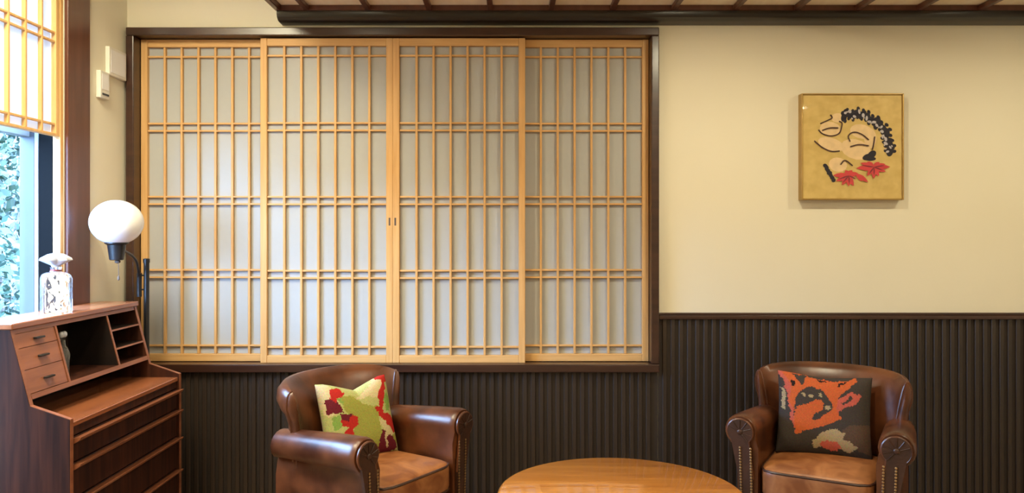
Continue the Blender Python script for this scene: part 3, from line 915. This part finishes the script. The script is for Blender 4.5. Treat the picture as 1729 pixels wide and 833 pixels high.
GRN = (.36, .36, .075); GRN2 = (.25, .40, .09); CRM = (.66, .54, .30); RED = (.50, .028, .022); MAR = (.16, .018, .03); LTG = (.50, .50, .19)
polysL = [
    (LTG, [(60,100),(120,330),(200,340),(210,200),(140,110)]),
    (CRM, [(45,105),(60,250),(110,360),(180,340),(190,220),(130,110)]),
    (MAR, [(110,240),(120,345),(215,340),(170,260)]),
    (RED, [(140,140),(135,200),(165,250),(200,190),(230,170),(200,140)]),
    (GRN2, [(185,230),(260,330),(330,350),(330,270),(240,200)]),
    (GRN, [(220,200),(350,205),(470,260),(560,330),(560,420),(400,420),(300,390),(250,320)]),
    (LTG, [(350,210),(540,250),(560,340),(500,330),(400,260)]),
    (CRM, [(350,200),(560,80),(640,60),(620,190),(560,250),(460,215)]),
    (RED, [(580,90),(670,75),(670,150),(630,160),(620,250),(600,330),(575,320),(560,220),(600,170),(610,140),(560,120)]),
    (GRN2, [(620,300),(660,230),(700,330),(690,410),(640,400)]),
    (LTG, [(660,180),(700,240),(720,400),(690,420),(680,300),(650,230)]),
    (RED, [(550,380),(600,370),(620,430),(700,460),(740,520),(760,580),(700,570),(640,500),(570,430)]),
    (CRM, [(560,480),(620,500),(700,590),(790,700),(700,690),(620,580)]),
    (GRN, [(700,620),(760,620),(790,700),(730,690)]),
    (MAR, [(550,570),(600,580),(640,620),(700,640),(740,720),(620,750),(560,680)]),
    (CRM, [(620,600),(650,620),(660,720),(640,700)]),
    (GRN, [(330,420),(540,410),(560,560),(540,720),(300,720),(330,520)]),
    (RED, [(210,430),(270,400),(330,420),(340,470),(300,500),(310,560),(250,580),(240,520),(270,480),(220,470)]),
    (MAR, [(200,370),(290,380),(260,420),(220,410)]),
    (GRN2, [(135,390),(190,380),(200,470),(160,520)]),
    (LTG, [(150,500),(230,510),(220,590),(160,600)]),
]
def grow(P, k):
    cx = sum(p[0] for p in P) / len(P); cy = sum(p[1] for p in P) / len(P)
    return [(cx + (p[0]-cx)*k, cy + (p[1]-cy)*k) for p in P]
polysL = [(c, grow(P, 1.3 if c in (RED, MAR) else 1.12)) for c, P in polysL]
from mathutils import noise as mnoise
def warp(x, y, k):
    n = mnoise.noise_vector(Vector((x * .016, y * .016, k))) * 17 + mnoise.noise_vector(Vector((x * .05, y * .05, k + 9))) * 10
    return x + n.x + random.uniform(-3, 3), y + n.y + random.uniform(-3, 3)
def paintL(u, v):
    x = 45 + 105*(1-v)*.95 + u*(620 + 40*(1-v)); y = 85 + (1-v)*680
    c = LTG
    for cc, P in polysL:
        if inpoly(*warp(x, y, 1.3), P): c = cc
    return tuple(k * random.uniform(.85, 1.12) for k in c)
ORG = (.55, .115, .035); CHA = (.060, .047, .040); PNK = (.52, .11, .075); TAN = (.40, .30, .17); BRN = (.11, .065, .045); DK = (.03, .018, .014)
polysR = [
    (BRN, [(600,560),(840,430),(840,740),(640,700)]),
    (PNK, [(60,60),(200,70),(380,115),(300,210),(215,270),(190,350),(215,520),(230,630),(190,520),(150,330),(120,170)]),
    (ORG, [(100,70),(230,80),(540,140),(690,120),(700,150),(560,290),(560,400),(600,480),(450,540),(230,630),(205,520),(215,440),(160,330),(180,200)]),
    (DK, [(180,150),(210,150),(210,215),(180,210)]),
    (CHA, [(190,90),(300,100),(270,190),(215,120)]),
    (DK, [(375,110),(470,140),(420,150)]),
    (CHA, [(220,290),(270,230),(340,195),(420,205),(460,260),(520,340),(520,390),(400,500),(350,495),(370,450),(450,400),(440,330),(380,320),(230,400),(205,430)]),
    (ORG, [(225,440),(300,390),(420,320),(445,340),(430,400),(350,470),(260,520)]),
    (ORG, [(540,150),(700,115),(705,150),(600,240),(560,270)]),
    (DK, [(555,170),(630,135),(640,145),(560,200)]),
    (CHA, [(560,290),(705,160),(840,120),(840,500),(700,520),(600,470),(560,430),(700,330),(740,280),(700,240)]),
    (PNK, [(560,300),(670,240),(745,275),(720,330),(600,400),(555,420)]),
    (CHA, [(585,345),(670,275),(690,295),(610,355)]),
    (TAN, [(370,680),(450,590),(550,560),(600,590),(640,590),(620,640),(700,680),(740,700),(690,740),(380,730)]),
    (PNK, [(440,700),(500,660),(560,680),(600,720),(560,745),(450,740)]),
    (TAN, [(275,265),(300,265),(300,298),(275,298)]), (TAN, [(332,265),(355,265),(355,298),(332,298)]), (TAN, [(398,250),(425,250),(425,285),(398,285)]),
    (TAN, [(460,365),(495,365),(495,400),(460,400)]), (TAN, [(95,210),(125,240),(130,420),(100,400)]),
]
def paintR(u, v):
    x = 72 + 15*(1-v) + u*760; y = 65 + u*45*v + (1-v)*725
    c = CHA
    for cc, P in polysR:
        if inpoly(*warp(x, y, 4.1), P): c = cc
    return tuple(k * random.uniform(.85, 1.12) for k in c)
cushion('cushion', 'green, cream and red woven cushion leaning in an armchair', (.155, .150), .050, paintL, (.45, .36, .22), (-.585, 2.980, .600), (R(-18), 0, R(44)), .05, .035)
cushion('cushion', 'orange and charcoal woven cushion leaning in an armchair', (.172, .158), .052, paintR, (.06, .05, .045), (1.196, 3.022, .604), (R(-19), R(2), R(-18)), .05, .008)

# ------------------------------------------------------------------ round table
TX, TY, TR, TZ = .336, 2.44, .383, .50
tb = thing('round_table', 'round honey-coloured polished wooden coffee table between the armchairs', 'table', (TX, TY, .008))
b = newbm(); lathe(b, [(.001, TZ - .034), (TR - .012, TZ - .034), (TR - .003, TZ - .028), (TR, TZ - .018), (TR - .001, TZ - .009), (TR - .006, TZ - .002), (TR - .012, TZ), (.001, TZ)], 96, (0, 0, -.008))
obj('tabletop', b, M['tabletop'], tb, True, angle=50)
b = newbm(); lathe(b, [(.27, .400), (.285, .400), (.285, .457), (.27, .457)], 48); obj('apron', b, M['tableleg'], tb, True)
for k in range(4):
    a = R(45 + 90*k)
    b = newbm(); tube(b, [(.275*math.cos(a), .275*math.sin(a), .456), (.29*math.cos(a), .29*math.sin(a), .2), (.30*math.cos(a), .30*math.sin(a), .0)], [.024, .016], 12); obj('leg', b, M['tableleg'], tb, True)
